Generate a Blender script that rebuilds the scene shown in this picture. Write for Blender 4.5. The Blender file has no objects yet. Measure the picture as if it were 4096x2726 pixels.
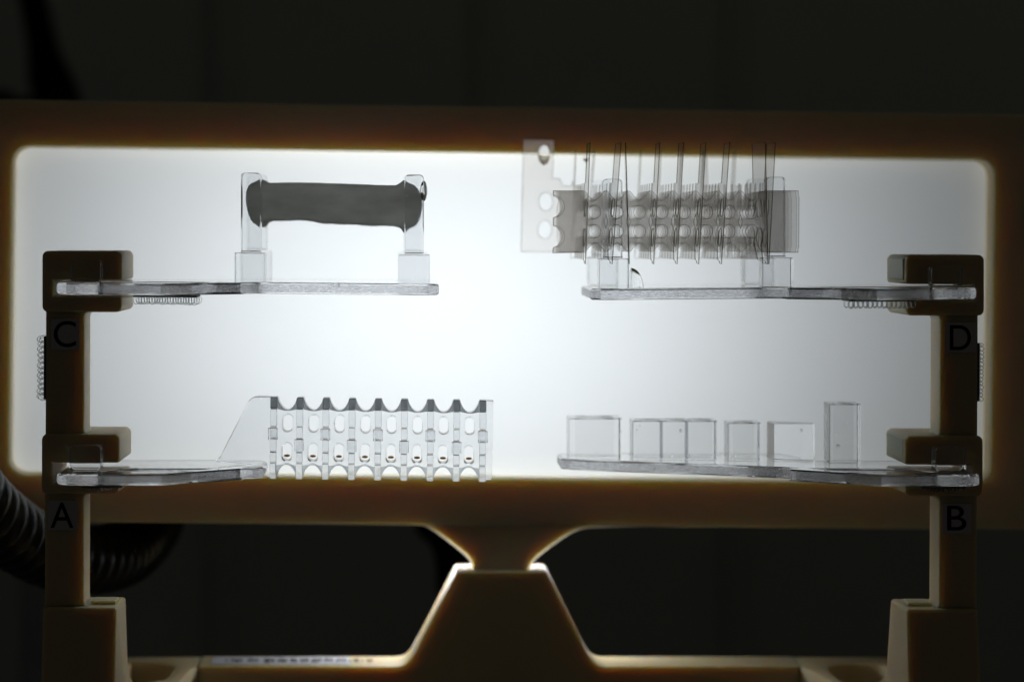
import bpy, bmesh, math, random
from mathutils import Vector, Matrix
random.seed(7)
SC = bpy.context.scene
COL = SC.collection
PI = math.pi

# ------------------------------------------------------------------ camera
# metres; the rack's front faces stand in the plane Y = 0, one metre from the lens
F = 10000.0            # focal length in photo pixels
VX, VY = 1662.0, 950.0 # where the depth lines meet in the photograph
cam = bpy.data.cameras.new('camera')
co = bpy.data.objects.new('camera', cam); COL.objects.link(co)
co.location = (0, -1, 0); co.rotation_euler = (PI/2, 0, 0)
cam.sensor_width = 36; cam.sensor_fit = 'HORIZONTAL'
cam.lens = F/4096*36
cam.shift_x = (2048-VX)/4096; cam.shift_y = -(1363-VY)/4096
cam.clip_start = 0.05; cam.clip_end = 50
cam.dof.use_dof = True; cam.dof.focus_distance = 1.005; cam.dof.aperture_fstop = 5.4
SC.camera = co

# ------------------------------------------------------------------ world, lamps, exposure
w = bpy.data.worlds.new('World'); SC.world = w; w.use_nodes = True
bg = w.node_tree.nodes['Background']
bg.inputs[0].default_value = (1.0, 0.97, 0.92, 1); bg.inputs[1].default_value = 0.0095
SC.view_settings.view_transform = 'Standard'; SC.view_settings.look = 'None'
SC.view_settings.exposure = 0; SC.view_settings.gamma = 1
cy = SC.cycles
cy.max_bounces = 28; cy.transmission_bounces = 26; cy.transparent_max_bounces = 80
cy.diffuse_bounces = 6; cy.glossy_bounces = 8
cy.sample_clamp_indirect = 4; cy.blur_glossy = 0.3
cy.use_denoising = True
SC.render.film_transparent = False

def area(name, loc, rot, sx, sy, power, color, shape='RECTANGLE', spread=PI):
    l = bpy.data.lights.new(name, 'AREA'); l.shape = shape; l.size = sx; l.size_y = sy
    l.energy = power; l.color = color; l.spread = spread
    o = bpy.data.objects.new(name, l); COL.objects.link(o); o.location = loc; o.rotation_euler = rot
    return o
# added dim fill brightening the far wall, from no seen source
# added unseen fill behind the light box's lower rim, brightening the base below
area('base_fill', (0.030, 0.160, -0.146), (math.radians(-28), 0, 0), 0.10, 0.015, 0.115, (0.97, 0.98, 1.0), spread=math.radians(175))
area('wall_fill', (0.3, 0.9, 1.5), (math.radians(35), 0, 0), 1.2, 0.6, 0.45, (0.97, 1.0, 0.86))

def P(px, py, Y):
    return Vector(((px-VX)*(1+Y)/F, Y, -(py-VY)*(1+Y)/F))
def X(px, Y=0.0): return (px-VX)*(1+Y)/F
def Z(py, Y=0.0): return -(py-VY)*(1+Y)/F

# ------------------------------------------------------------------ materials
def newmat(name):
    m = bpy.data.materials.new(name); m.use_nodes = True
    return m, m.node_tree, m.node_tree.nodes['Principled BSDF']
def bump(nt, b, scale, strength, dist=0.0002, stretch=None, detail=4):
    tc = nt.nodes.new('ShaderNodeTexCoord'); mp = nt.nodes.new('ShaderNodeMapping')
    n = nt.nodes.new('ShaderNodeTexNoise'); bp = nt.nodes.new('ShaderNodeBump')
    nt.links.new(tc.outputs['Object'], mp.inputs[0]); nt.links.new(mp.outputs[0], n.inputs['Vector'])
    if stretch: mp.inputs['Scale'].default_value = stretch
    n.inputs['Scale'].default_value = scale; n.inputs['Detail'].default_value = detail
    bp.inputs['Strength'].default_value = strength; bp.inputs['Distance'].default_value = dist
    nt.links.new(n.outputs[0], bp.inputs['Height']); nt.links.new(bp.outputs[0], b.inputs['Normal'])
    return n
def plastic(name, scale, col):
    m, nt, b = newmat(name)
    b.inputs['Base Color'].default_value = col
    b.inputs['Roughness'].default_value = 0.5
    b.inputs['Specular IOR Level'].default_value = 0.35
    b.inputs['Subsurface Weight'].default_value = 1.0
    b.inputs['Subsurface Radius'].default_value = (1.0, 0.64, 0.27)
    b.inputs['Subsurface Scale'].default_value = scale
    n = bump(nt, b, 2500, 0.35, 0.00008)
    return m
def simple(name, col, rough=0.6, spec=0.4, bs=None):
    m, nt, b = newmat(name)
    b.inputs['Base Color'].default_value = (*col, 1); b.inputs['Roughness'].default_value = rough
    b.inputs['Specular IOR Level'].default_value = spec
    if bs: bump(nt, b, bs[0], bs[1], bs[2])
    return m
def acrylic(name, rough=0.0, col=(0.985, 0.992, 1.0), bs=None, ior=1.49):
    m, nt, b = newmat(name)
    b.inputs['Base Color'].default_value = (*col, 1); b.inputs['Roughness'].default_value = rough
    b.inputs['Transmission Weight'].default_value = 1; b.inputs['IOR'].default_value = ior
    if bs: bump(nt, b, *bs)
    return m
def mixmat(name, parts):
    """parts: list of (weight, type, colour, roughness) added together"""
    m = bpy.data.materials.new(name); m.use_nodes = True; nt = m.node_tree
    nt.nodes.remove(nt.nodes['Principled BSDF']); out = nt.nodes['Material Output']
    prev = None
    tot = 0
    for wt, ty, col, ro in parts:
        s = nt.nodes.new(ty); s.inputs['Color'].default_value = (*col, 1)
        if ro is not None and 'Roughness' in s.inputs: s.inputs['Roughness'].default_value = ro
        tot += wt
        if prev is None: prev = s
        else:
            mx = nt.nodes.new('ShaderNodeMixShader'); mx.inputs[0].default_value = wt/tot
            nt.links.new(prev.outputs[0], mx.inputs[1]); nt.links.new(s.outputs[0], mx.inputs[2]); prev = mx
    nt.links.new(prev.outputs[0], out.inputs['Surface'])
    return m
TR, TL, DI, GL, RF = 'ShaderNodeBsdfTransparent', 'ShaderNodeBsdfTranslucent', 'ShaderNodeBsdfDiffuse', 'ShaderNodeBsdfAnisotropic', 'ShaderNodeBsdfRefraction'
IVORY = plastic('ivory_rack_plastic', 0.0070, (0.75, 0.62, 0.38, 1))
IVORYN = plastic('ivory_neck_plastic', 0.0062, (0.74, 0.60, 0.38, 1))
IVORYF = plastic('ivory_frame_plastic', 0.0112, (0.84, 0.73, 0.50, 1))
CLEAR = acrylic('clear_acrylic', 0.0)
CLEARW = acrylic('clear_acrylic_handled', 0.03, (0.945, 0.955, 0.965), (900, 0.12, 0.00004, (1, 1, 14)))
def milled():
    m, nt, b = newmat('milled_acrylic_edge')
    b.inputs['Base Color'].default_value = (0.93, 0.94, 0.98, 1); b.inputs['Roughness'].default_value = 0.22
    b.inputs['Transmission Weight'].default_value = 1; b.inputs['IOR'].default_value = 1.49
    n = bump(nt, b, 1500, 1.0, 0.0003, (0.3, 1, 2.0))
    out = nt.nodes['Material Output']; mx = nt.nodes.new('ShaderNodeMixShader'); t = nt.nodes.new('ShaderNodeBsdfTranslucent')
    t.inputs['Color'].default_value = (0.8, 0.8, 0.84, 1)
    r = nt.nodes.new('ShaderNodeValToRGB'); r.color_ramp.elements[0].color = (0.0, 0.0, 0.0, 1); r.color_ramp.elements[0].position = 0.42
    r.color_ramp.elements[1].color = (0.35, 0.35, 0.35, 1); r.color_ramp.elements[1].position = 0.62
    nt.links.new(n.outputs[0], r.inputs[0]); nt.links.new(r.outputs[0], mx.inputs[0])
    nt.links.new(b.outputs[0], mx.inputs[1]); nt.links.new(t.outputs[0], mx.inputs[2]); nt.links.new(mx.outputs[0], out.inputs['Surface'])
    return m
def smudge(m):
    nt = m.node_tree; b = nt.nodes['Principled BSDF']
    tc = nt.nodes.new('ShaderNodeTexCoord'); n = nt.nodes.new('ShaderNodeTexNoise'); n.inputs['Scale'].default_value = 260; n.inputs['Detail'].default_value = 5
    r = nt.nodes.new('ShaderNodeMapRange'); r.inputs[1].default_value = .5; r.inputs[2].default_value = .75; r.inputs[3].default_value = 0.01; r.inputs[4].default_value = 0.3
    nt.links.new(tc.outputs['Object'], n.inputs['Vector']); nt.links.new(n.outputs[0], r.inputs[0]); nt.links.new(r.outputs[0], b.inputs['Roughness'])
smudge(CLEARW)
CLEARB = acrylic('clear_acrylic_block', 0.03, (0.985, 0.988, 0.99), (900, 0.12, 0.00004, (1, 1, 14))); smudge(CLEARB)
MILLED = milled()
MILLED_OLD = acrylic('milled_acrylic_edge', 0.32, (0.93, 0.94, 0.97), (1400, 0.9, 0.00025, (0.35, 1, 2.2)))
FILM2 = mixmat('smoky_film_turned', [(0.835, TR, (0.99, 0.982, 0.975), None), (0.155, TL, (0.97, 0.92, 0.89), None), (0.012, DI, (0.5, 0.47, 0.46), None)])
FILM = mixmat('smoky_film', [(0.852, TR, (0.985, 0.982, 0.978), None), (0.07, TL, (0.8, 0.76, 0.74), None), (0.025, DI, (0.5, 0.47, 0.46), None)])
FILMEDGE2 = mixmat('film_edge_shade_pale', [(0.80, TR, (0.85, 0.84, 0.81), None), (0.20, DI, (0.10, 0.095, 0.075), None)])  # paler rim, refraction darkening put into the edge colour
FILMEDGE = mixmat('film_edge_shade', [(0.5, TR, (0.65, 0.63, 0.56), None), (0.5, DI, (0.10, 0.095, 0.075), None)])  # dark line that refraction gives a thin film rim, put into colour
RIBSHADE = mixmat('refraction_dark_rib', [(0.45, TR, (0.75, 0.78, 0.80), None), (0.35, DI, (0.12, 0.12, 0.12), None), (0.2, TL, (0.4, 0.4, 0.4), None)])  # refraction darkening of the clear rib tops put into a colour
BORE = mixmat('bore_wall', [(0.98, TR, (0.985, 0.985, 0.985), None), (0.02, DI, (0.2, 0.2, 0.2), None)])
SCALSHADE = mixmat('refraction_dark_scallop', [(0.62, TR, (0.8, 0.82, 0.84), None), (0.23, DI, (0.12, 0.12, 0.12), None), (0.15, TL, (0.5, 0.5, 0.5), None)])  # dark refraction along the upper scallops put into a colour
HAZESHADE = mixmat('divider_haze_scallop_shade', [(0.8, TR, (0.88, 0.9, 0.92), None), (0.12, TL, (0.8, 0.8, 0.8), None), (0.08, DI, (0.2, 0.2, 0.22), None)])  # bore dividers, and the lower scallops' refraction shade put into a colour
MURKY = mixmat('cloudy_grey_liquid', [(0.04, TR, (0.9, 0.9, 0.88), None), (0.84, TL, (0.95, 0.95, 0.92), None), (0.24, DI, (0.4, 0.4, 0.38), None)])
def mottle(m):
    nt = m.node_tree; tc = nt.nodes.new('ShaderNodeTexCoord'); mp = nt.nodes.new('ShaderNodeMapping'); mp.inputs['Scale'].default_value = (1, 1, 2.5)
    n = nt.nodes.new('ShaderNodeTexNoise'); n.inputs['Scale'].default_value = 55; n.inputs['Detail'].default_value = 6
    r = nt.nodes.new('ShaderNodeValToRGB'); r.color_ramp.elements[0].color = (0.62, 0.62, 0.60, 1); r.color_ramp.elements[1].color = (1, 1, .97, 1)
    r.color_ramp.elements[0].position = .3; r.color_ramp.elements[1].position = .7
    nt.links.new(tc.outputs['Object'], mp.inputs[0]); nt.links.new(mp.outputs[0], n.inputs['Vector']); nt.links.new(n.outputs[0], r.inputs[0])
    for s in nt.nodes:
        if s.type == 'BSDF_TRANSLUCENT': nt.links.new(r.outputs[0], s.inputs['Color'])
mottle(MURKY); mottle(RIBSHADE)
DIFFUSER = mixmat("opal_diffuser", [(0.8, TL, (0.96, 0.985, 1.0), None), (0.2, DI, (0.6, 0.6, 0.6), None)])
BLACKIN = simple('black_lining', (0.01, 0.01, 0.01), 0.9, 0.1)
NYLON = acrylic('hook_nylon', 0.2, (0.7, 0.72, 0.72))
NYLONB = simple('hook_backing', (0.16, 0.17, 0.17), 0.7)
STICK = simple('paper_sticker', (0.74, 0.71, 0.70), 0.7)
STICKW = simple('white_sticker', (0.72, 0.74, 0.82), 0.6)
INK = simple('black_ink', (0.006, 0.006, 0.007), 0.6, 0.2)
HOSE = simple('black_ribbed_rubber', (0.0025, 0.003, 0.004), 0.3, 0.45, (600, 0.2, 0.0001))
WEB = simple('black_webbing', (0.004, 0.005, 0.007), 0.9, 0.1)
SLOTREFR = mixmat('refracted_frame_brown', [(0.6, TR, (0.55, 0.36, 0.14), None), (0.4, DI, (0.3, 0.18, 0.06), None)])  # brown of the light box frame as refracted in the slots, put into colour

# ------------------------------------------------------------------ mesh helpers
def link(name, me, mats, parent=None):
    o = bpy.data.objects.new(name, me); COL.objects.link(o)
    if mats is not None:
        if not isinstance(mats, (list, tuple)): mats = [mats]
        ix = [p.material_index for p in me.polygons]
        me.materials.clear()
        for m in mats: me.materials.append(m)
        if len(mats) > 1: me.polygons.foreach_set('material_index', ix)
    if parent: o.parent = parent
    return o
def thing(name, label, cat, loc=(0, 0, 0), group=None, kind=None):
    o = bpy.data.objects.new(name, None); COL.objects.link(o); o.location = loc
    o.empty_display_size = 0.01
    tag(o, label, cat, group, kind)
    bpy.context.view_layer.update()
    return o
def tag(o, label=None, cat=None, group=None, kind=None):
    if label: o['label'] = label
    if cat: o['category'] = cat
    if group: o['group'] = group
    if kind: o['kind'] = kind
    return o
def adopt(o, parent):
    """parent o, keeping it where it was built (things' empties are unrotated)"""
    off = Vector((0, 0, 0)); p = parent
    while p: off += p.location; p = p.parent
    o.parent = parent; o.location = o.location - off
    return o
def part(name, me, mats, parent, label=None, kind=None):
    o = link(name, me, mats); adopt(o, parent)
    if label: o['label'] = label
    if kind: o['kind'] = kind
    return o
def solid(loops, t0, t1, bevel=0.0, plane='XZ', res=2, at=0.0, smooth=False, fn=None):
    """outline(s) with holes, extruded from t0 to t1 across the plane, edges rounded by bevel"""
    cu = bpy.data.curves.new('c', 'CURVE'); cu.dimensions = '2D'; cu.fill_mode = 'BOTH'
    S = 1000.0
    for lp in loops:
        s = cu.splines.new('POLY'); s.points.add(len(lp)-1)
        for i, (a, b) in enumerate(lp): s.points[i].co = (a*S, b*S, 0, 1)
        s.use_cyclic_u = True
    h = abs(t1-t0)/2
    cu.extrude = max((h-bevel)*S, 0); cu.bevel_depth = bevel*S; cu.bevel_resolution = res; cu.offset = -bevel*S
    ob = bpy.data.objects.new('c', cu); COL.objects.link(ob)
    me0 = ob.to_mesh()
    bm = bmesh.new(); bm.from_mesh(me0); ob.to_mesh_clear()
    bpy.data.objects.remove(ob); bpy.data.curves.remove(cu)
    m = (t0+t1)/2
    for v in bm.verts:
        a, b, c = v.co.x/S, v.co.y/S, v.co.z/S
        if plane == 'XZ': v.co = (a, m+c, b)
        elif plane == 'XY': v.co = (a, b, m+c)
        else: v.co = (m+c, a, b)
    bmesh.ops.remove_doubles(bm, verts=bm.verts, dist=2e-6)
    if fn:
        for v in bm.verts: v.co = fn(v.co)
    bmesh.ops.recalc_face_normals(bm, faces=bm.faces)
    me = bpy.data.meshes.new('m'); bm.to_mesh(me); bm.free()
    for p in me.polygons: p.use_smooth = False
    if smooth:
        for p in me.polygons: p.use_smooth = True
        try: me.set_sharp_from_angle(angle=math.radians(20))
        except Exception: pass
    return me
def rrect(x0, x1, z0, z1, r, n=5, rs=None):
    if x0 > x1: x0, x1 = x1, x0
    if z0 > z1: z0, z1 = z1, z0
    rs = rs or (r, r, r, r)
    pts = []
    for (cx, cz, a0), rr in zip((((x1), (z1), 0), ((x0), (z1), 90), ((x0), (z0), 180), ((x1), (z0), 270)), rs):
        sx = -1 if cx == x1 else 1; sz = -1 if cz == z1 else 1
        for i in range(n+1):
            a = math.radians(a0+90*i/n)
            pts.append((cx+sx*rr+rr*math.cos(a), cz+sz*rr+rr*math.sin(a)))
    return pts
def ell(cx, cz, rx, rz, n=24):
    return [(cx+rx*math.cos(2*PI*i/n), cz+rz*math.sin(2*PI*i/n)) for i in range(n)]
def box(x0, x1, y0, y1, z0, z1, r=0.0004, fn=None, seg=2):
    bm = bmesh.new(); bmesh.ops.create_cube(bm, size=1)
    for v in bm.verts:
        v.co = (x0+(v.co.x+.5)*(x1-x0), y0+(v.co.y+.5)*(y1-y0), z0+(v.co.z+.5)*(z1-z0))
    if r: bmesh.ops.bevel(bm, geom=list(bm.edges), offset=r, segments=seg, affect='EDGES', profile=0.5)
    if fn:
        for v in bm.verts: v.co = fn(v.co)
    bmesh.ops.recalc_face_normals(bm, faces=bm.faces)
    me = bpy.data.meshes.new('m'); bm.to_mesh(me); bm.free()
    return me
def join_meshes(ms):
    bm = bmesh.new()
    for m in ms: bm.from_mesh(m)
    me = bpy.data.meshes.new('m'); bm.to_mesh(me); bm.free(); return me
def edge_mats(me, axis, thr=0.9):
    """slot 0 on the broad faces, slot 1 on the cut edges"""
    for p in me.polygons: p.material_index = 0 if abs(p.normal[axis]) > thr else 1
def tube(path, radii, n=20, closed_ends=True):
    """sweep a circle along a path"""
    bm = bmesh.new(); rings = []
    up = Vector((0, 0.3, 1)).normalized()
    for i, p in enumerate(path):
        a = path[max(i-1, 0)]; b = path[min(i+1, len(path)-1)]
        t = (b-a).normalized(); s = t.cross(up).normalized(); u = s.cross(t)
        r = radii[i] if hasattr(radii, '__len__') else radii
        rings.append([bm.verts.new(p+(s*math.cos(2*PI*k/n)+u*math.sin(2*PI*k/n))*r) for k in range(n)])
    for a, b in zip(rings, rings[1:]):
        for k in range(n): bm.faces.new((a[k], a[(k+1) % n], b[(k+1) % n], b[k]))
    if closed_ends: bm.faces.new(rings[0]); bm.faces.new(rings[-1])
    bmesh.ops.recalc_face_normals(bm, faces=bm.faces)
    me = bpy.data.meshes.new('m'); bm.to_mesh(me); bm.free()
    for p in me.polygons: p.use_smooth = True
    return me
def catmull(pts, n=12):
    out = []
    for i in range(len(pts)-1):
        p0 = pts[max(i-1, 0)]; p1 = pts[i]; p2 = pts[i+1]; p3 = pts[min(i+2, len(pts)-1)]
        for k in range(n):
            t = k/n
            out.append(0.5*((2*p1)+(p2-p0)*t+(2*p0-5*p1+4*p2-p3)*t*t+(3*p1-p0-3*p2+p3)*t**3))
    out.append(pts[-1]); return out
def smooth2(pts, n=6):
    v = [Vector((a, b, 0)) for a, b in pts]
    return [(p.x, p.y) for p in catmull(v, n)]
def pxloop(pts, Y): return [(X(a, Y), Z(b, Y)) for a, b in pts]

# ================================================================== the setting
def wall():
    bm = bmesh.new()
    vs = [bm.verts.new(c) for c in ((-3, 1.6, -1.5), (3, 1.6, -1.5), (3, 1.6, 2), (-3, 1.6, 2))]
    bm.faces.new(vs); me = bpy.data.meshes.new('m'); bm.to_mesh(me); bm.free()
    m, nt, b = newmat('wall_paint'); b.inputs['Roughness'].default_value = 0.9; b.inputs['Specular IOR Level'].default_value = 0.1
    tc = nt.nodes.new('ShaderNodeTexCoord'); n = nt.nodes.new('ShaderNodeTexNoise'); n.inputs['Scale'].default_value = 2.2; n.inputs['Detail'].default_value = 3
    r = nt.nodes.new('ShaderNodeValToRGB'); r.color_ramp.elements[0].color = (0.36, 0.37, 0.33, 1); r.color_ramp.elements[1].color = (0.46, 0.46, 0.42, 1)
    nt.links.new(tc.outputs['Object'], n.inputs['Vector']); nt.links.new(n.outputs[0], r.inputs[0]); nt.links.new(r.outputs[0], b.inputs['Base Color'])
    o = link('wall', me, m); tag(o, 'dark grey green wall far behind the light box', kind='structure')
    # raised panel seams of the wall, far out of focus
    for px in (360, 2070, 3700):
        s = part('panel_seam', box(X(px, .59), X(px, .59)+0.012, 1.585, 1.598, -1.2, 1.5, 0.001), m, o)
wall()

# ================================================================== light box
LB_roll = 0.0128; LB_yaw = 0.041
YF, YD = 0.123, 0.134
lbx, lbz = X(2022, YF), Z(1262, YF)
box_root = thing('light_box', 'wide ivory framed backlight panel glowing white behind the clear samples', 'light box')
def LB(v):
    """roll and yaw of the light box about its centre"""
    x, y, z = v[0]-lbx, v[1]-YF, v[2]-lbz
    x, z = x*math.cos(LB_roll)+z*math.sin(LB_roll), -x*math.sin(LB_roll)+z*math.cos(LB_roll)
    x, y = x*math.cos(LB_yaw)-y*math.sin(LB_yaw), x*math.sin(LB_yaw)+y*math.cos(LB_yaw)
    return Vector((lbx+x, YF+y, lbz+z))
HW, HH = 0.2207, 0.0729
inner = rrect(lbx-HW, lbx+HW, lbz-HH, lbz+HH, 0.0072, 7)
outer = rrect(lbx-HW-0.032, lbx+HW+0.032, lbz-HH-0.0214, lbz+HH+0.0208, 0.006, 6)
part('frame', solid([outer, inner], YF, YF+0.020, 0.0012, fn=LB, smooth=True), IVORYF, box_root)
# neck that hangs from the frame into the mount
NY0, NY1 = 0.1165, 0.131
nl = smooth2([(1640, 2090), (1694, 2092), (1737, 2113), (1802, 2160), (1866, 2212), (1890, 2244), (1894, 2281)])
nr = smooth2([(2108, 2281), (2114, 2264), (2134, 2231), (2190, 2184), (2259, 2136), (2315, 2108), (2360, 2100)])
def neckfn(v):
    if v.y > 0.126: return v
    t = min(max((v.z-Z(2270, NY0))/(Z(2105, NY0)-Z(2270, NY0)), 0), 1)
    y = v.y+(YF+0.0006-NY0)*t; return Vector((v.x*(1+y)/(1+v.y), y, v.z*(1+y)/(1+v.y)))
part('neck', solid([pxloop(nl+nr, NY0)], NY0, YF+0.012, 0.001, smooth=True, fn=neckfn), IVORYN, box_root)
dl = [(lbx-HW-0.012, lbz-HH-0.008), (lbx+HW+0.012, lbz-HH-0.008), (lbx+HW+0.012, lbz+HH+0.008), (lbx-HW-0.012, lbz+HH+0.008)]
# opal sheet standing in the frame, held between its inner walls
part('diffuser', solid([rrect(lbx-HW+0.0002, lbx+HW-0.0002, lbz-HH+0.0002, lbz+HH-0.0002, 0.007, 7)], YD, YD+0.0005, 0, fn=LB), DIFFUSER, box_root)
def housing():
    bm = bmesh.new()
    a = [(lbx-HW-0.001, lbz-HH-0.001), (lbx+HW+0.001, lbz-HH-0.001), (lbx+HW+0.001, lbz+HH+0.001), (lbx-HW-0.001, lbz+HH+0.001)]
    c = [(lbx-0.11, lbz-0.05), (lbx+0.08, lbz-0.05), (lbx+0.08, lbz+0.05), (lbx-0.11, lbz+0.05)]
    r0 = [bm.verts.new(LB((x, YF+0.0205, z))) for x, z in a]
    r1 = [bm.verts.new(LB((x, YF+0.245, z))) for x, z in c]
    for k in range(4): bm.faces.new((r0[k], r0[(k+1) % 4], r1[(k+1) % 4], r1[k]))
    bm.faces.new(r1)
    # outer skin, 2 mm off
    q0 = [bm.verts.new(LB((lbx+(x-lbx)*1.01, YF+0.0205, lbz+(z-lbz)*1.03))) for x, z in a]
    q1 = [bm.verts.new(LB((lbx+(x-lbx)*1.03, YF+0.248, lbz+(z-lbz)*1.05))) for x, z in c]
    for k in range(4): bm.faces.new((q0[k], q1[k], q1[(k+1) % 4], q0[(k+1) % 4])); bm.faces.new((r0[k], q0[k], q0[(k+1) % 4], r0[(k+1) % 4]))
    bm.faces.new(q1)
    me = bpy.data.meshes.new('m'); bm.to_mesh(me); bm.free(); return me
part('housing', housing(), BLACKIN, box_root)
lampc = LB((lbx-0.030, YD+0.182, lbz+0.004))
area('backlight_lamp', lampc, (-PI/2, 0, LB_yaw), 0.20, 0.07, 0.66, (0.975, 0.985, 0.985))

# ================================================================== rack
rack = thing('sample_rack', 'ivory plastic rack with two uprights holding four clear platforms', 'rack')
def blockC(x0, x1, y0, y1, s0, s1, side, name='clamp_block'):
    """clamp block: C-shaped, slot s0..s1 open towards the inside"""
    r = 24
    if side < 0:   # left block, open to the right
        inx = x0+46
        pts = []
        pts += [(x1-r+r*math.cos(a), s0-10+10*math.sin(a)) if False else (x1, s0-r) for a in (0,)]
        p = []
        def arc(cx, cy, rr, a0, a1, n=5):
            return [(cx+rr*math.cos(math.radians(a0+(a1-a0)*i/n)), cy+rr*math.sin(math.radians(a0+(a1-a0)*i/n))) for i in range(n+1)]
        p += arc(x1-r, y0+r, r, -90, 0) + arc(x1-12, s0-12, 12, 0, 90)
        p += [(inx, s0), (inx, s1)]
        p += arc(x1-12, s1+12, 12, -90, 0) + arc(x1-r, y1-r, r, 0, 90)
        p += arc(x0+r, y1-r, r, 90, 180) + arc(x0+r, y0+r, r, 180, 270)
    else:
        q = blockC(-x1, -x0, y0, y1, s0, s1, -1, None)
        p = [(-a, b) for a, b in q]
    if name is None: return p
    return part(name, solid([pxloop(p, 0)], 0, 0.0412, 0.0011, smooth=True), IVORY, rack)
blockC(168, 488, 1003, 1248, 1120, 1186, -1)
blockC(166, 479, 1735, 1974, 1850, 1932, -1)
blockC(3624, 3938, 1019, 1262, 1136, 1202, 1)
blockC(3620, 3933, 1742, 1984, 1858, 1940, 1)
# recessed panel lines on the inner sides of the right blocks
for (y0, y1) in ((1034, 1120), (1757, 1842)):
    xx = X(3624)-0.0004
    part('side_panel', box(xx-0.0002, xx+0.0006, 0.004, 0.037, Z(y1), Z(y0), 0.0004), IVORY, rack)
def upright(xt0, xt1, xb0, xb1, segs, side):
    """an upright in pieces between the blocks, fillets where it meets them"""
    for (ya, yb) in segs:
        f = 26
        def xa(y): t = (y-1250)/1180; return xt0+(xb0-xt0)*t
        def xb(y): t = (y-1250)/1180; return xt1+(xb1-xt1)*t
        L = [(xa(ya), ya+1), (xa(yb), yb-1)]
        R = [(xb(yb), yb-1), (xb(ya), ya+1)]
        if side < 0:
            fr = lambda y, s: [(xb(y)+f*(1-math.sin(a)), y-s*(f*(1-math.cos(a)))) for a in [PI/2*i/5 for i in range(6)]]
            bot = [(xb(yb)+f*(1-math.cos(a)), yb-1-f*(1-math.sin(a))) for a in [PI/2*(5-i)/5 for i in range(6)]]
            top = [(xb(ya)+f*(1-math.cos(a)), ya+1+f*(1-math.sin(a))) for a in [PI/2*i/5 for i in range(6)]]
            pts = L + [(xb(yb)+f, yb-1)] + [(xb(yb)+f-f*math.sin(a), yb-1-f*(1-math.cos(a))) for a in [PI/2*i/5 for i in range(1, 6)]] \
                + [(xb(ya)+f-f*math.cos(a), ya+1+f*(1-math.sin(a))) for a in [PI/2*i/5 for i in range(0, 6)]]
        else:
            pts = [(xb(ya), ya+1), (xb(yb), yb-1)] + [(xa(yb)-f, yb-1)] + [(xa(yb)-f+f*math.sin(a), yb-1-f*(1-math.cos(a))) for a in [PI/2*i/5 for i in range(1, 6)]] \
                + [(xa(ya)-f+f*math.cos(a), ya+1+f*(1-math.sin(a))) for a in [PI/2*i/5 for i in range(0, 6)]]
        part('upright', solid([pxloop(pts, 0.004)], 0.004, 0.023, 0.001, smooth=True), IVORY, rack)
upright(183, 338, 178, 336, [(1243, 1741), (1968, 2428)], -1)
upright(3760, 3913, 3755, 3908, [(1256, 1748), (1978, 2436)], 1)
def foot(side):
    if side < 0:
        ft = [(171, 2429), (466, 2429)]; fb = [(156, 2760), (454, 2760)]
        bt = [(171+45, 2387), (503, 2387)]; bb = [(171+45, 2700), (522, 2700)]
    else:
        ft = [(3627, 2436), (3913, 2436)]; fb = [(3641, 2760), (3935, 2760)]
        bt = [(3562, 2391), (3840, 2391)]; bb = [(3528, 2700), (3860, 2700)]
    bm = bmesh.new()
    Yb = 0.0305
    v = [P(*ft[0], 0), P(*ft[1], 0), P(*fb[1], 0), P(*fb[0], 0), P(*bt[0], Yb), P(*bt[1], Yb), P(*bb[1], Yb), P(*bb[0], Yb)]
    zt = (v[0].z+v[1].z)/2
    for k in (0, 1, 4, 5): v[k].z = zt
    for k in (2, 3, 6, 7): v[k].z = -0.205
    b = [bm.verts.new(c) for c in v]
    for f in ((0, 1, 2, 3), (5, 4, 7, 6), (4, 0, 3, 7), (1, 5, 6, 2), (4, 5, 1, 0), (3, 2, 6, 7)): bm.faces.new([b[i] for i in f])
    bmesh.ops.bevel(bm, geom=list(bm.edges), offset=0.0012, segments=3, affect='EDGES', profile=0.5)
    bmesh.ops.recalc_face_normals(bm, faces=bm.faces)
    me = bpy.data.meshes.new('m'); bm.to_mesh(me); bm.free()
    part('foot_block', me, IVORY, rack)
    x0, x1 = (X(352), X(452)) if side < 0 else (X(3650), X(3748))
    part('foot_pad', box(x0, x1, 0.009, 0.021, zt+0.0001, zt+0.0014, 0.0005), IVORY, rack)
foot(-1); foot(1)
# base: bar with the trapezoid mount, and the two arms reaching to the feet
ZT = -0.1899; BY0, BY1 = 0.1086, 0.135
def bpx(px, py): D = 1899/(py-950); return ((px-VX)*D/F, D-1)
left_c = smooth2([(1540, 2663), (1590, 2662), (1625, 2650), (1655, 2612), (1668, 2588), (1822, 2294)], 5)
right_c = smooth2([(2192, 2294), (2338, 2588), (2350, 2612), (2378, 2648), (2412, 2662), (2470, 2663)], 5)
top = [(1826, 2287), (1866, 2285)] + [(1894, 2287), (2112, 2287)] + [(2150, 2285), (2188, 2287)]
prof = [(X(790, BY0), ZT-0.03), (X(790, BY0), ZT)] + pxloop(left_c+[(1828, 2286), (2186, 2286)]+right_c, BY0) + [(X(3200, BY0), ZT), (X(3200, BY0), ZT-0.03)]
part('base_bar', solid([prof], BY0, BY1, 0.00025, smooth=True), IVORY, rack)
def arm(outl, hole):
    part('base_arm', solid([outl, hole], ZT-0.02, ZT-0.0001, 0.0012, 'XY', smooth=True), IVORY, rack)
xl = X(790, BY0)-0.0001
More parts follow.
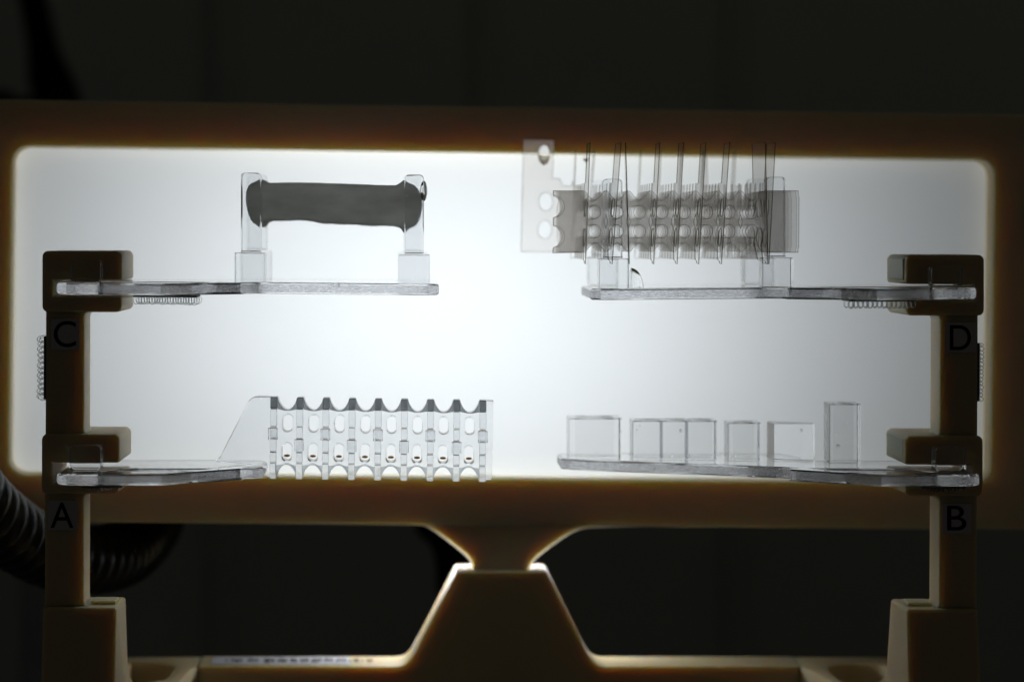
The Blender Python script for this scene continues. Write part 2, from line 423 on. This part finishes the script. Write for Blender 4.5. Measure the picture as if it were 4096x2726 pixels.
arm([(xl, .135), (xl, .1075), (xl-0.0020, .102), (-.1003, .075), (-.103, .055), (-.112, .036), (-.120, .032), (-.150, .032), (-.150, .135)],
    smooth2([(-.1272, .119), (-.1165, .1178), (-.1082, .109), (-.1070, .098), (-.1078, .080), (-.1105, .0745), (-.1194, .0692), (-.1222, .078), (-.1260, .098), (-.1272, .119)], 4)[:-1])
xr = X(3200, BY0)+0.0001
arm([(xr, .135), (.2275, .135), (.2275, .032), (.196, .032), (.188, .036), (.180, .055), (.1775, .075), (xr+0.0025, .101), (xr, .1075)],
    smooth2([(.1836, .1105), (.1900, .1165), (.1964, .118), (.2060, .115), (.2085, .1065), (.2010, .078), (.1944, .0692), (.1849, .0712), (.1826, .080), (.1822, .098), (.1836, .1105)], 4)[:-1])
# sticker on the bar, its print too blurred to read
def flat_px(pts, dz):
    bm = bmesh.new()
    vs = [bm.verts.new((*bpx(a, b), ZT+dz)) for a, b in pts]
    f = bm.faces.new(vs)
    r = bmesh.ops.extrude_face_region(bm, geom=[f]); bmesh.ops.translate(bm, verts=[g for g in r['geom'] if isinstance(g, bmesh.types.BMVert)], vec=(0, 0, 0.0001))
    bmesh.ops.recalc_face_normals(bm, faces=bm.faces)
    me = bpy.data.meshes.new('m'); bm.to_mesh(me); bm.free(); return me
st = part('sticker', flat_px([(842, 2655), (1398, 2655), (1396, 2627), (852, 2627)], 0.0001), STICKW, rack, 'white strip sticker with one line of blurred black print')
ms = []
x = 900
for grp, hgt in ((2, .3), (7, .8), (0, 0), (6, .8), (0, 0), (6, 1.2), (6, 1.1), (4, 1.1), (5, 1.1), (6, 1.1), (5, 1.1), (6, .8), (1, .3), (3, .8), (1, .3), (4, .8)):
    for k in range(grp):
        wd = random.uniform(5, 6.5)
        for q in range(2):
            yy = 2640+random.uniform(-3, 3)*hgt
            ms.append(flat_px([(x, yy+2.5*hgt+q*3), (x+wd, yy+2.5*hgt+q*3), (x+wd, yy-3.0*hgt+q*3), (x, yy-3.0*hgt+q*3)], 0.00022+q*0.00002+k*0.000003))
        x += wd+1.2
    x += 11
part('print', join_meshes(ms), INK, st, kind='stuff')

def letter(ch, x0, x1, y0, y1, sx0, sx1, sy0, sy1):
    Y = 0.0039
    s = part('letter_sticker', solid([rrect(X(sx0, Y), X(sx1, Y), Z(sy1, Y), Z(sy0, Y), 0.0007, 4)], Y-0.0003, Y, 0), STICK, rack, 'square paper sticker printed with the letter '+ch)
    cu = bpy.data.curves.new('t', 'FONT'); cu.body = ch; cu.size = 1; cu.extrude = 0.004; cu.offset = 0.0
    ob = bpy.data.objects.new('t', cu); COL.objects.link(ob); me = bpy.data.meshes.new_from_object(ob)
    bpy.data.objects.remove(ob)
    xs = [v.co.x for v in me.vertices]; ys = [v.co.y for v in me.vertices]
    for v in me.vertices:
        a = (v.co.x-min(xs))/(max(xs)-min(xs)); b = (v.co.y-min(ys))/(max(ys)-min(ys))
        v.co = (X(x0+(x1-x0)*a, Y), Y-0.00042-v.co.z*0.02, Z(y1+(y0-y1)*b, Y))
    part('letter', me, INK, s)
letter('C', 216, 304, 1283, 1387, 203, 318, 1275, 1398)
letter('D', 3799, 3883, 1300, 1399, 3782, 3904, 1288, 1408)
letter('A', 203, 294, 2008, 2109, 190, 311, 2000, 2118)
letter('B', 3788, 3864, 2021, 2119, 3768, 3886, 2013, 2132)

# ------------------------------------------------------------------ hook-and-loop strips
def ring_mesh(bm, c, u, v, R, r, a0=0.0, a1=2*PI, n=12, m=5, squash=1.0):
    rings = []
    nrm = u.cross(v).normalized()
    full = abs(a1-a0) > 6.2
    for i in range(n if full else n+1):
        a = a0+(a1-a0)*i/n
        d = u*math.cos(a)*squash+v*math.sin(a); p = c+d*R; dn = d.normalized()
        rings.append([bm.verts.new(p+(dn*math.cos(2*PI*k/m)+nrm*math.sin(2*PI*k/m))*r) for k in range(m)])
    N = len(rings)
    for i in range(N if full else N-1):
        A = rings[i]; B = rings[(i+1) % N]
        for k in range(m): bm.faces.new((A[k], A[(k+1) % m], B[(k+1) % m], B[k]))
def hooks(name, parent, a, b, out, rows, depth, R, messy=False, label=None):
    """strip from a to b (world points), hooks stand out along 'out', rows step along depth"""
    a, b, out = Vector(a), Vector(b), Vector(out); d = (b-a); L = d.length; d.normalize()
    dep = Vector((0, 1, 0))
    # backing strip
    bm = bmesh.new()
    c = [a, b, b+out*0.0007, a+out*0.0007]
    f = [bm.verts.new(p) for p in c]; g = [bm.verts.new(p+dep*depth) for p in c]
    bm.faces.new(f); bm.faces.new(g[::-1])
    for k in range(4): bm.faces.new((f[k], g[k], g[(k+1) % 4], f[(k+1) % 4]))
    bmesh.ops.recalc_face_normals(bm, faces=bm.faces)
    me = bpy.data.meshes.new('m'); bm.to_mesh(me); bm.free()
    s = part('hook_strip', me, NYLONB, parent, label)
    bm = bmesh.new(); n = int(L/(R*1.35))
    for rw in range(rows):
        for i in range(n):
            t = (i+0.5+0.3*(rw % 2))/n
            if messy:
                p = a+d*(L*t)+out*(0.0008)+dep*(depth*(rw+.5)/rows)
                dr = (out+d*random.uniform(-.5, .5)+dep*random.uniform(-.6, .6)).normalized()
                ln = R*random.uniform(1.2, 2.2)*math.sin(PI*min(max(t, .12), .9))
                q = tube([p, p+dr*ln*.6, p+dr*ln+d*random.uniform(-.4, .4)*R], [0.00022, 0.00016, 0.00010], 5)
                bm.from_mesh(q); bpy.data.meshes.remove(q)
            else:
                p = a+d*(L*t)+out*(0.0007+R*0.85)+dep*(depth*(rw+.5)/rows)
                u = (d+dep*random.uniform(-.35, .35)).normalized()
                ring_mesh(bm, p, u, (out+d*random.uniform(-.12, .12)).normalized(), R*random.uniform(.85, 1.15), 0.00016, -0.9, PI+0.7, 12, 5, 0.72)
    bmesh.ops.recalc_face_normals(bm, faces=bm.faces)
    me = bpy.data.meshes.new('m'); bm.to_mesh(me); bm.free()
    for p in me.polygons: p.use_smooth = True
    part('hooks', me, NYLON, s, kind='stuff')
hooks('h', rack, P(182, 1345, .005), P(181, 1597, .005), (-1, 0, 0), 3, 0.012, 0.00150, label='strip of clear nylon hooks on the outer edge of the upright')
hooks('h', rack, P(3913, 1372, .005), P(3911, 1604, .005), (1, 0, 0), 2, 0.010, 0.00110, label='strip of clear nylon hooks on the outer edge of the upright')

# ================================================================== platforms
def plate_mesh(outl, holes, M, th=0.0047):
    me = solid([outl]+holes, -th, 0, 0.0013, 'XY', res=3)
    for p in me.polygons: p.material_index = 1 if abs(p.normal.z) < 0.35 else 0
    me.transform(M)
    return me
def frame_at(px, py, Y, roll, pitch, yaw=0.0, mirror=False):
    o = P(px, py, Y)
    u = Vector((math.cos(roll), 0, -math.sin(roll))); 
    v = Vector((math.sin(yaw), math.cos(yaw), math.sin(pitch)))
    v = (v-u*v.dot(u)).normalized(); wv = u.cross(v)
    if mirror:
        M = Matrix(((u.x, v.x, wv.x, o.x), (u.y, v.y, wv.y, o.y), (u.z, v.z, wv.z, o.z), (0, 0, 0, 1)))
    else:
        M = Matrix(((u.x, v.x, wv.x, o.x), (u.y, v.y, wv.y, o.y), (u.z, v.z, wv.z, o.z), (0, 0, 0, 1)))
    return M
def outline(handle, neck0, neck1, vfront, end, back, hback, vend=None):
    """plan outline of a platform, u from the handle's outer end, v away from the camera"""
    vend = vfront if vend is None else vend
    pts = []
    R = 0.006
    pts += [(R-R*math.sin(a), R-R*math.cos(a)) for a in [PI/2*(6-i)/6 for i in range(7)]]
    pts = [(0, hback-0.004), (0.0, R)] + pts
    pts += [(handle, 0)]
    for i in range(1, 13):
        t = i/12; s = t*t*(3-2*t)*0.55+t*0.45
        pts.append((handle+(neck1-handle)*t, vfront*s))
    pts += [(end-0.004, vend), (end, vend+0.004), (end, back-0.004), (end-0.004, back)]
    if back > hback+0.002:
        pts += [(neck1-0.002, back), (neck1-0.012, (back+hback)/2), (neck0, hback)]
    else: pts += [(neck0, hback)]
    pts += [(0.004, hback)]
    return pts
WIN = [(.018, .0105), (.052, .0105), (.055, .012), (.071, .0245), (.070, .026), (.034, .026), (.030, .0245), (.016, .0125)]
def tabpiece(M, u0, u1, h, root, v0=0.0075, v1=0.0165):
    me = solid([rrect(u0, u1, 0.0002, h, 0.0018, 4)], v0, v1, 0.0004, 'XZ')
    me.transform(M); part('tab', me, CLEAR, root)

# ---- platform C, upper left, with four stepped posts and the grey liquid between them
pc = thing('sample_platform', 'clear platform in upright C carrying four stepped posts, upper left', 'platform')
MC = frame_at(219, 1129, -.02, 0.0098, 0.010, -0.012)
part('plate', plate_mesh(outline(.0415, .050, .078, .030, .1510, .098, .062), [WIN], MC), [CLEAR, MILLED], pc)
tabpiece(MC, .0045, .0170, .0087, pc)
def post_pair(root, specs, Ys, mats=(CLEARW, CLEARW)):
    for (bx0, bx1, by0, by1, x0, x1, y0, y1) in specs:
        for k, Y in enumerate(Ys):
            bx0_, bx1_ = X(bx0, Ys[0]), X(bx1, Ys[0]); dz = 0.0006*k
            sh = -0.0007*k
            b = part('post_base', box(bx0_+sh, bx1_+sh, Y, Y+0.0125, Z(by1, Ys[0])+dz+.0001, Z(by0, Ys[0])+dz, 0.0006), CLEARW, root)
            r = 0.0016
            ol = rrect(X(x0, Ys[0])+sh, X(x1, Ys[0])+sh, Z(y1, Ys[0])+dz+.0001, Z(y0, Ys[0])+dz, r, 5, (r, r, 0.0002, 0.0002))
            part('post', solid([ol], Y+0.0018, Y+0.0100, 0.0004, smooth=False), CLEARW, root)
CP = [(935, 1060, 1010, 1132, 962, 1042, 690, 1008), (1593, 1720, 1017, 1139, 1618, 1695, 698, 1015)]
post_pair(pc, CP, (.016, .066))
hooks('h', pc, P(532, 1181, -.012), P(786, 1183, -.012), (0, 0, -1), 4, 0.018, 0.00150, label='strip of curled clear nylon hooks under the plate')

# ---- platform D, upper right, mirrored
def mirror_loop(l): return [(-a, b) for a, b in l]
pd = thing('sample_platform', 'clear platform in upright D under the smoky film lattice, upper right', 'platform')
MD = frame_at(3916, 1149, -.02, -0.0092, 0.006, -0.006)
part('plate', plate_mesh(mirror_loop(outline(.0400, .052, .080, .032, .1500, .092, .062)), [mirror_loop(WIN)], MD), [CLEAR, MILLED], pd)
tabpiece(MD, -.0170, -.0045, .0085, pd)
DP = [(2397, 2520, 1034, 1155, 2413, 2492, 715, 1032), (3051, 3175, 1030, 1148, 3070, 3146, 707, 1028)]
post_pair(pd, DP, (.016, .066))
hooks('h', pd, P(3398, 1199, -.012), P(3668, 1199, -.012), (0, 0, -1), 4, 0.018, 0.00140, label='strip of curled clear nylon hooks under the plate')

# ---- platform A, lower left, with the scalloped clear lattice
pa = thing('sample_platform', 'clear platform in upright A ending in a scalloped ribbed clear panel, lower left', 'platform')
MA = frame_at(219, 1894, -.02, -0.001, 0.0, -0.01)
part('plate', plate_mesh(outline(.0415, .058, .070, .027, .0800, .062, .062), [WIN], MA), [CLEAR, MILLED], pa)
tabpiece(MA, .0045, .0170, .0105, pa)
hooks('h', pa, P(325, 1943, -.014), P(488, 1942, -.014), (0, 0, -1), 5, 0.014, 0.0010, True, label='ragged strip of worn clear hooks under the plate')
PY = 0.016
peaks = [1097.5+104.2*i for i in range(9)]
sl = 0.0158
def ty(x, base): return base+(x-1097)*sl
def scal():
    pts = [(882, 1822), (994, 1604), (1004, 1593), (1016, 1587), (1030, 1585), (1084, ty(1084, 1586))]
    for i, xp in enumerate(peaks):
        pts += [(xp-13, ty(xp, 1587)), (xp+13, ty(xp, 1587))]
        if i < 8:
            for k in range(1, 12):
                t = k/12; xx = xp+13+(104.2-26)*t
                pts.append((xx, ty(xx, 1587)+50*(4*t*(1-t))**0.8))
    pts += [(1974, ty(1974, 1588)), (1968, 1918), (1940, 1919)]
    for i in range(8, -1, -1):
        xp = peaks[i]-4
        pts += [(xp+12, ty(xp, 1908)), (xp-12, ty(xp, 1908))]
        if i > 0:
            for k in range(1, 12):
                t = k/12; xx = xp-12-(104.2-24)*t
                pts.append((xx, ty(xx, 1908)-52*(4*t*(1-t))**0.75))
    pts += [(1066, 1900), (1066, 1872), (1040, 1866), (860, 1846)]
    return pts
holes = []
for i in range(8):
    for yc, xo in ((1691, 0), (1806, -3)):
        cx = peaks[i]+52+xo; yy = ty(cx, yc)
        holes.append(pxloop(rrect(cx-19, cx+19, yy-33, yy+33, 18, 6), PY))
def wv(v): return Vector((v.x, v.y, v.z))
part('scalloped_panel', solid([pxloop(scal(), PY)]+holes, PY, PY+0.008, 0.0005), CLEARW, pa)
for i, xp in enumerate(peaks):
    y0 = ty(xp, 1586)
    segs = [(0, 44, 13, RIBSHADE, 'rib_top_shade'), (45, 113, 13, CLEARW, 'rib'), (114, 160, 12.5, CLEARW, 'rib'), (161, 214, 12.5, CLEARW, 'rib'), (215, 258, 12.5, CLEARW, 'rib'), (259, 321, 12.5, CLEARW, 'rib')]  # topmost dark block stands in for refraction shade in the clear rib
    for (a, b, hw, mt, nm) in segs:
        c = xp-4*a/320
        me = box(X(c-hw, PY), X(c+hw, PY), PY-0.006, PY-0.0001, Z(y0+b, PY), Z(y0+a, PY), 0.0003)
        part(nm, me, mt, pa, 'dark block standing in for refraction shade at a rib top' if nm == 'rib_top_shade' else None)
    # interlocking collar half way up, alternately high and low
    cy0 = y0+(118 if i % 2 == 0 else 162)
    me = box(X(xp-21, PY), X(xp+17, PY), PY-0.0072, PY-0.0062, Z(cy0+48, PY), Z(cy0, PY), 0.0003)
    part('collar', me, CLEARW, pa)
def scallop_shades(top=True):
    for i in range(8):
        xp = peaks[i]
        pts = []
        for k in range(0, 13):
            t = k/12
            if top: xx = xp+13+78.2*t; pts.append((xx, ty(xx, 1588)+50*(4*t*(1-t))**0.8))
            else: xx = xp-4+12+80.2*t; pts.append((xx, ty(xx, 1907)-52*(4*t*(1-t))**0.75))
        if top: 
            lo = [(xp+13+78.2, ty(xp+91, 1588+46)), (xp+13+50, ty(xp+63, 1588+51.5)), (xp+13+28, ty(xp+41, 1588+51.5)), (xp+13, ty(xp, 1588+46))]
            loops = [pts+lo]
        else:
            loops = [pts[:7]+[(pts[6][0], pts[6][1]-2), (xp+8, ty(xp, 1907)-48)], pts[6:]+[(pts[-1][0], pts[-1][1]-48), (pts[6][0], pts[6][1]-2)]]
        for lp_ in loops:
            part('scallop_shade', solid([pxloop(lp_, PY)], PY-0.0012, PY-0.0002, 0), SCALSHADE if top else HAZESHADE, pa)  # thin sheets coloured with the refraction shade along the scallops
scallop_shades(True); scallop_shades(False)
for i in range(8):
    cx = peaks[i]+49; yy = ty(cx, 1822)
    part('slot_refraction', solid([pxloop(ell(cx, yy, 12, 4.6, 16), PY)], PY+0.001, PY+0.003, 0.0002), SLOTREFR, pa, 'small brown lens shape standing in for the frame refracted in a slot')

# ---- platform B, lower right, with five clear tubes
pb = thing('sample_platform', 'clear platform in upright B carrying five clear bored blocks, lower right', 'platform')
ZB = Z(1897, -.02)
MB = Matrix.Translation(P(3929, 1897, -.02))
ob = mirror_loop(outline(.0395, .060, .075, .033, .1612, .100, .062, vend=.069))
part('plate', plate_mesh(ob, [mirror_loop(WIN)], MB), [CLEAR, MILLED], pb)
tabpiece(MB, -.0168, -.0045, .0100, pb)
hooks('h', pb, P(3688, 1945, -.014), P(3862, 1946, -.014), (0, 0, -1), 6, 0.016, 0.0011, True, label='ragged strip of worn clear hooks under the plate')
def bored(x0, x1, ytop, Y, dep, bores, label, r=0.0007):
    w0, w1 = X(x0, Y), X(x1, Y); zt = Z(ytop, Y)
    ol = rrect(w0, w1, Y, Y+dep, r, 5)
    root = part('bored_block', solid([ol], ZB+0.00012, zt-0.00045, 0.00015, 'XY'), CLEARB, pb, label)
    il = [(w0+(w1-w0)*c, Y+dep/2, (w1-w0)*rr, min(dep*0.42, (w1-w0)*rr)) for c, rr in bores]
    me = solid([ol]+[ell(*q, 28) for q in il], zt-0.00042, zt, 0.0001, 'XY')
    part('rim', me, CLEARW, root)
    for q in il:
        me = solid([ell(q[0], q[1], q[2], q[3], 28)], ZB+0.0004, zt-0.0006, 0, 'XY', smooth=True)
        part('filled_bore', me, BORE, root)
    if len(il) > 1:
        for q, q2 in zip(il, il[1:]):
            xm = (q[0]+q2[0])/2
            part('division', box(xm-0.00018, xm+0.00018, Y+0.0006, Y+dep-0.0006, ZB+0.0005, zt-0.0007, 0), HAZESHADE, root)
bored(2276, 2487, 1671, .049, .018, [(.5, .37)], 'wide block with one round bore, at the free end')
bored(2531, 2870, 1681, .044, .016, [(.2, .155), (.5, .155), (.8, .155)], 'long block with three bores side by side')
bored(2912, 3044, 1689, .040, .014, [(.5, .32)], 'small narrow block with one bore')
def cutblock():
    Y = .038; w0, w1 = X(3097, Y), X(3259, Y)
    ol = [(w0, Y), (w1, Y+0.0003), (w1, Y+.0052), (w0-0.001, Y+.0150)]
    me = solid([ol], ZB+0.00012, Z(1693, Y), 0.0003, 'XY')
    part('cut_block', me, CLEAR, pb, 'solid wedge cut block, brighter than the others')
cutblock()
bored(3317, 3444, 1614, .032, .014, [(.5, .32)], 'tallest block with one bore, nearest upright B')

def bubble(px, py, Y, rad):
    bm = bmesh.new(); bmesh.ops.create_uvsphere(bm, u_segments=14, v_segments=10, radius=rad)
    for v in bm.verts: v.co += P(px, py, Y)
    me = bpy.data.meshes.new('m'); bm.to_mesh(me); bm.free()
    for p in me.polygons: p.use_smooth = True
    part('bubble', me, WATER, pb, 'tiny clear bubble clinging to a block')
WATER = acrylic('water', 0.0, (0.97, 0.98, 0.98), ior=1.33)
for q in ((2724, 1721, .0430, .0007), (2483, 1725, .0480, .0005), (2754, 1821, .0430, .0006), (3205, 1720, .0370, .0006), (3352, 1783, .0310, .0007), (2560, 1700, .0430, .0003), (2547, 1718, .0430, .0003)): bubble(*q)

# ================================================================== things on the platforms
def blob(name, px, py, Y, rx, ry, rz, label, cat, mat=CLEAR, half=True, group=None):
    bm = bmesh.new(); bmesh.ops.create_uvsphere(bm, u_segments=28, v_segments=16, radius=1)
    if half: bmesh.ops.bisect_plane(bm, geom=bm.verts[:]+bm.edges[:]+bm.faces[:], plane_co=(0, 0, -0.1), plane_no=(0, 0, -1), clear_outer=True)
    if half: bmesh.ops.contextual_create(bm, geom=[e for e in bm.edges if e.is_boundary])
    for v in bm.verts: v.co = (v.co.x*rx, v.co.y*ry, v.co.z*rz)
    bmesh.ops.recalc_face_normals(bm, faces=bm.faces)
    me = bpy.data.meshes.new('m'); bm.to_mesh(me); bm.free()
    for p in me.polygons: p.use_smooth = len(p.vertices) < 6
    o = link(name, me, mat); o.location = P(px, py, Y); tag(o, label, cat, group); return o
WATER = acrylic('water', 0.0, (0.97, 0.98, 0.98), ior=1.33)
blob('water_droplet', 1344, 1143, .014, .0017, .0022, .0011, 'larger clear droplet on the plate edge below the grey liquid', 'droplet', WATER)
blob('water_droplet', 1415, 1141, .022, .0013, .0018, .0010, 'smaller clear droplet on the plate right of the larger one', 'droplet', WATER)
# grey liquid bridge
br = [(984, 800), (986, 765), (1000, 737), (1020, 727), (1044, 716), (1062, 726), (1090, 731), (1200, 729), (1400, 735), (1560, 741), (1592, 736), (1616, 720), (1632, 730), (1662, 745), (1682, 775), (1689, 820), (1680, 870), (1662, 900), (1634, 915), (1616, 929), (1600, 912), (1570, 903), (1500, 903), (1400, 897), (1290, 893), (1240, 884), (1200, 880), (1100, 882), (1062, 886), (1043, 908), (1022, 897), (1004, 880), (990, 840)]
brl = [(a+random.uniform(-.8, .8), b+random.uniform(-1.3, 1.3)*(1 if b > 860 else .5)) for a, b in smooth2(br+[br[0]], 7)[:-1]]
lb = link('liquid_bridge', solid([pxloop(brl, .030)], .030, .0655, 0.0016, res=3, smooth=True), MURKY)
tag(lb, 'thick dark grey cloudy liquid bar held between the clear posts, upper left', 'liquid')
blob('water_droplet', 1695, 764, .022, .0015, .004, .0042, 'clear droplet bulging from the outer side of the right post of the grey liquid', 'droplet', WATER, half=False)
# meniscus beside the left post of platform D
def quarter():
    bm = bmesh.new(); bmesh.ops.create_uvsphere(bm, u_segments=32, v_segments=24, radius=1)
    for co_, no_ in (((0, 0, -.03), (0, 0, -1)), ((0, 0, 0), (-1, 0, 0))):
        bmesh.ops.bisect_plane(bm, geom=bm.verts[:]+bm.edges[:]+bm.faces[:], plane_co=co_, plane_no=no_, clear_outer=True)
        bmesh.ops.contextual_create(bm, geom=[e for e in bm.edges if e.is_boundary])
    for v in bm.verts: v.co = (v.co.x*.0053, v.co.y*.0075, v.co.z*.0084)
    bmesh.ops.recalc_face_normals(bm, faces=bm.faces)
    me = bpy.data.meshes.new('m'); bm.to_mesh(me); bm.free()
    for p in me.polygons: p.use_smooth = len(p.vertices) < 6
    return me
wd = link('liquid_wedge', quarter(), WATER); wd.location = P(2523, 1153, .022)
tag(wd, 'clear wedge of liquid clinging beside a post base under the film lattice', 'liquid')

# ---- smoky film lattice on platform D
fl = thing('film_lattice', 'crossed smoky grey film sheets with round holes and tall tabs, upper right', 'film lattice')
FT = 0.0004
fpk = [2334+89.7*i for i in range(9)]   # peaks of the front sheet
def face_loop(i):
    LX = 2210+12*i
    """front-plane pixel outline of a sheet parallel to the picture"""
    pts = [(LX, 762)] + [(2322, 762)]
    for k, xp in enumerate(fpk[:-1]):
        pts += [(xp-7, 762), (xp+7, 764)]
        for q in range(1, 10):
            t = q/10; xx = xp+7+75.7*t
            pts.append((xx, 763+39*(1-abs(2*t-1)**1.35)))
    pts += [(3060, 762), (3196, 762), (3196, 784), (3199, 786), (3198, 990), (3195, 992), (3195, 1010), (3066, 1010)]
    for k in range(len(fpk)-1, 0, -1):
        xp = fpk[k]+2
        pts += [(xp+6, 1007), (xp-6, 1007)]
        for q in range(1, 10):
            t = q/10; xx = xp-6-77.7*t
            pts.append((xx, 1007-36*(1-abs(2*t-1)**1.35)))
    pts += [(2340, 1010), (LX-2, 1012)]
    for yc in (946, 826):
        for k in range(9):
            am = math.acos(max(-1, min(1, (LX-2208)/48))); a = am-am*2*k/8; pts.append((2208+48*math.cos(a), yc+44*math.sin(a)))
    return pts
fh = []
for k in range(8):
    cx = fpk[k]+45
    fh.append((cx, 848, 23, 27)); fh.append((cx, 925, 23, 27))
NS = 6; dv = 0.0092; V0 = .0030
for i in range(NS):
    Y = V0+.0143+dv*i
    Yr = V0+.0143
    sh = -0.004*(dv*i)     # the stack turns slightly left with depth
    lp = [(X(a, Yr)+sh+random.uniform(-1, 1)*0.0, Z(b, Yr)) for a, b in face_loop(i)]
    j = random.uniform(-.0006, .0006)
    lp = [(a+(j if a > X(3100) else (-j if a < X(2300) else 0)), b) for a, b in lp]
    hl = [[(X(cx, Yr)+sh+math.cos(t)*rx/F, Z(cy_, Yr)+math.sin(t)*rz/F) for t in [2*PI*q/20 for q in range(20)]] for cx, cy_, rx, rz in fh]
    if i == 0:
        for xp in fpk[1:-1]: hl.append(pxloop([(xp-7, 886), (xp, 862), (xp+7, 886), (xp, 910)], Yr))
    me = solid([lp]+hl, Y, Y+FT, 0.00019, res=0)
    edge_mats(me, 1)
    part('face_sheet', me, [FILM, FILMEDGE if i == 0 else FILMEDGE2], fl)
def slat_loops():
    """profile of a cross sheet in (depth, photo height in px at Y=0.02)"""
    y = lambda p: Z(p, V0)
    top = [(0, y(569)), (.016, y(569)), (.016, y(727))]
    for i in range(NS):
        c = .0143+dv*i+.0045
        if i == 0: top += [(.0165, y(727)), (.0195, y(727))]; s = .0195
        e = .0143+dv*(i+1)
        if i < NS-1:
            s = (.0143+dv*i+.0012) if i else .0195
            for q in range(1, 6):
                t = q/6; top.append((s+(e-.0012-s)*t, y(728+112*math.sin(PI*t)**.42)))
            top += [(e-.0010, y(727)), (e+.0010, y(727))]
    top += [(.0735, y(727)), (.0735, y(575)), (.080, y(575))]
    bot = [(.080, y(1040)), (.0735, y(1040))]
    for i in range(NS-1, 0, -1):
        e = .0143+dv*i; s = e-dv
        bot += [(e+.001, y(1036)), (e-.001, y(1036))]
        for q in range(1, 6):
            t = q/6; bot.append((e-.0012-(dv-.0024)*t, y(1035-90*math.sin(PI*t)**.42)))
    bot += [(.0120, y(1040)), (.0065, y(1046)), (.0065, y(1053)), (0, y(1056))]
    hl = []
    for i in range(2):
        for yc in (830, 948): hl.append(ell(.0095+dv*i, y(yc), .0036, .0037, 18))
    return [top+bot]+hl
SL = slat_loops()
def slat(px_top, px_bot, a, scale=1.0, y_shift=0, bend=0.0):
    """near edge passes px_top at y 569 and px_bot at y 1055; the sheet runs back along angle a"""
    me = solid(SL, -FT/2, FT/2, 0.00016, 'YZ', res=0)
    edge_mats(me, 0)
    z0, z1 = Z(569, V0), Z(1055, V0); xt, xb = X(px_top, V0), X(px_bot, V0)
    for v in me.vertices:
        t = (z0-v.co.z)/(z0-z1); vv = v.co.y
        xx = v.co.x + xt+(xb-xt)*t + math.tan(a)*vv*scale + bend*max(0, vv-.02)**2*300
        v.co = (xx, V0+vv, v.co.z+Z(y_shift, 0)-Z(0, 0))
    for p in me.polygons:
        if p.material_index == 1 and p.center.y < V0+.017: p.material_index = 2
    part('cross_sheet', me, [FILM2, FILMEDGE2, FILMEDGE], fl)
slat(2361, 2342, -.012); slat(2485, 2449, -.07); slat(2502, 2517, .082)
slat(2640, 2615, -.010); slat(2735, 2709, -.022); slat(2824, 2795, -.020); slat(2919, 2886, -.020); slat(3062, 3072, -.20); slat(3102, 3076, -.085)
# rearmost sheet, wide tall tab standing out at its left end
Yr = .098
rl = [(2093, 556), (2219, 560), (2211, 712), (2240, 714), (2254, 742), (2284, 744), (2291, 720), (2298, 744), (2330, 744), (2330, 1008), (2083, 1007)]
me = solid([pxloop(rl, Yr), pxloop(ell(2183, 806, 27, 36), Yr), pxloop(ell(2179, 918, 27, 36), Yr)], Yr, Yr+FT, 0.00019, res=0); edge_mats(me, 1)
part('rear_sheet', me, [FILM2, FILMEDGE], fl, 'pale wide film sheet with a tall tab and two round holes, at the back left')
blob('water_droplet', 2176, 620, .0965, .0026, .0013, .0044, 'large clear droplet hanging high on the left film tab', 'droplet', WATER, half=False)
blob('water_droplet', 2344, 632, .0965, .0012, .0010, .0018, 'small clear droplet near the second film tab', 'droplet', WATER, half=False)

# ================================================================== background things
hp = [P(-420, 1500, .03), P(-210, 1840, .045), P(-50, 2050, .07), P(150, 2190, .105), P(340, 2238, .135), P(480, 2215, .165), P(560, 2150, .20), P(612, 2070, .245), P(640, 1960, .32)]
path = catmull(hp, 60)
L = 0; rr = []
for i, p in enumerate(path):
    if i: L += (p-path[i-1]).length
    s = math.sin(2*PI*L/0.0062); rr.append(0.0128+0.0030*abs(math.cos(PI*L/0.0080))**.7)
hs = link('corrugated_hose', tube(path, rr, 40), HOSE)
tag(hs, 'black corrugated hose bending behind the left upright', 'hose')
st1 = link('hanging_strap', solid([pxloop([(60, -60), (170, -60), (235, 200), (300, 330), (345, 470), (150, 470), (110, 330), (105, 180)], .85)], .85, .86, 0.003), WEB)
tag(st1, 'blurred black strap hanging in the top left corner', 'strap')
st2 = link('dark_pouch', solid([pxloop([(-160, 350), (40, 370), (120, 400), (270, 350), (300, 520), (-160, 520)], .83)], .80, .84, 0.006), WEB)
tag(st2, 'blurred black pouch behind the upper left corner of the light box', 'pouch')
ar = link('support_arm', solid([pxloop(smooth2([(1640, 2040), (1668, 2130), (1725, 2190), (1745, 2290), (1748, 2370), (1790, 2385), (1850, 2380), (1900, 2300), (1960, 2200), (1960, 2040)], 4), .42)], .42, .45, 0.004), simple('blue_black_rubber', (0.002, 0.004, 0.009), 0.8, 0.1))
tag(ar, 'blurred blue black arm hanging behind the neck of the light box', 'arm')
gp = link('grey_post', box(X(75, .8), X(165, .8), .80, .83, Z(3100, .8), Z(2230, .8), 0.004), simple('grey_metal', (0.30, 0.32, 0.36), 0.6))
tag(gp, 'blurred grey post below the hose in the lower left background', 'post')
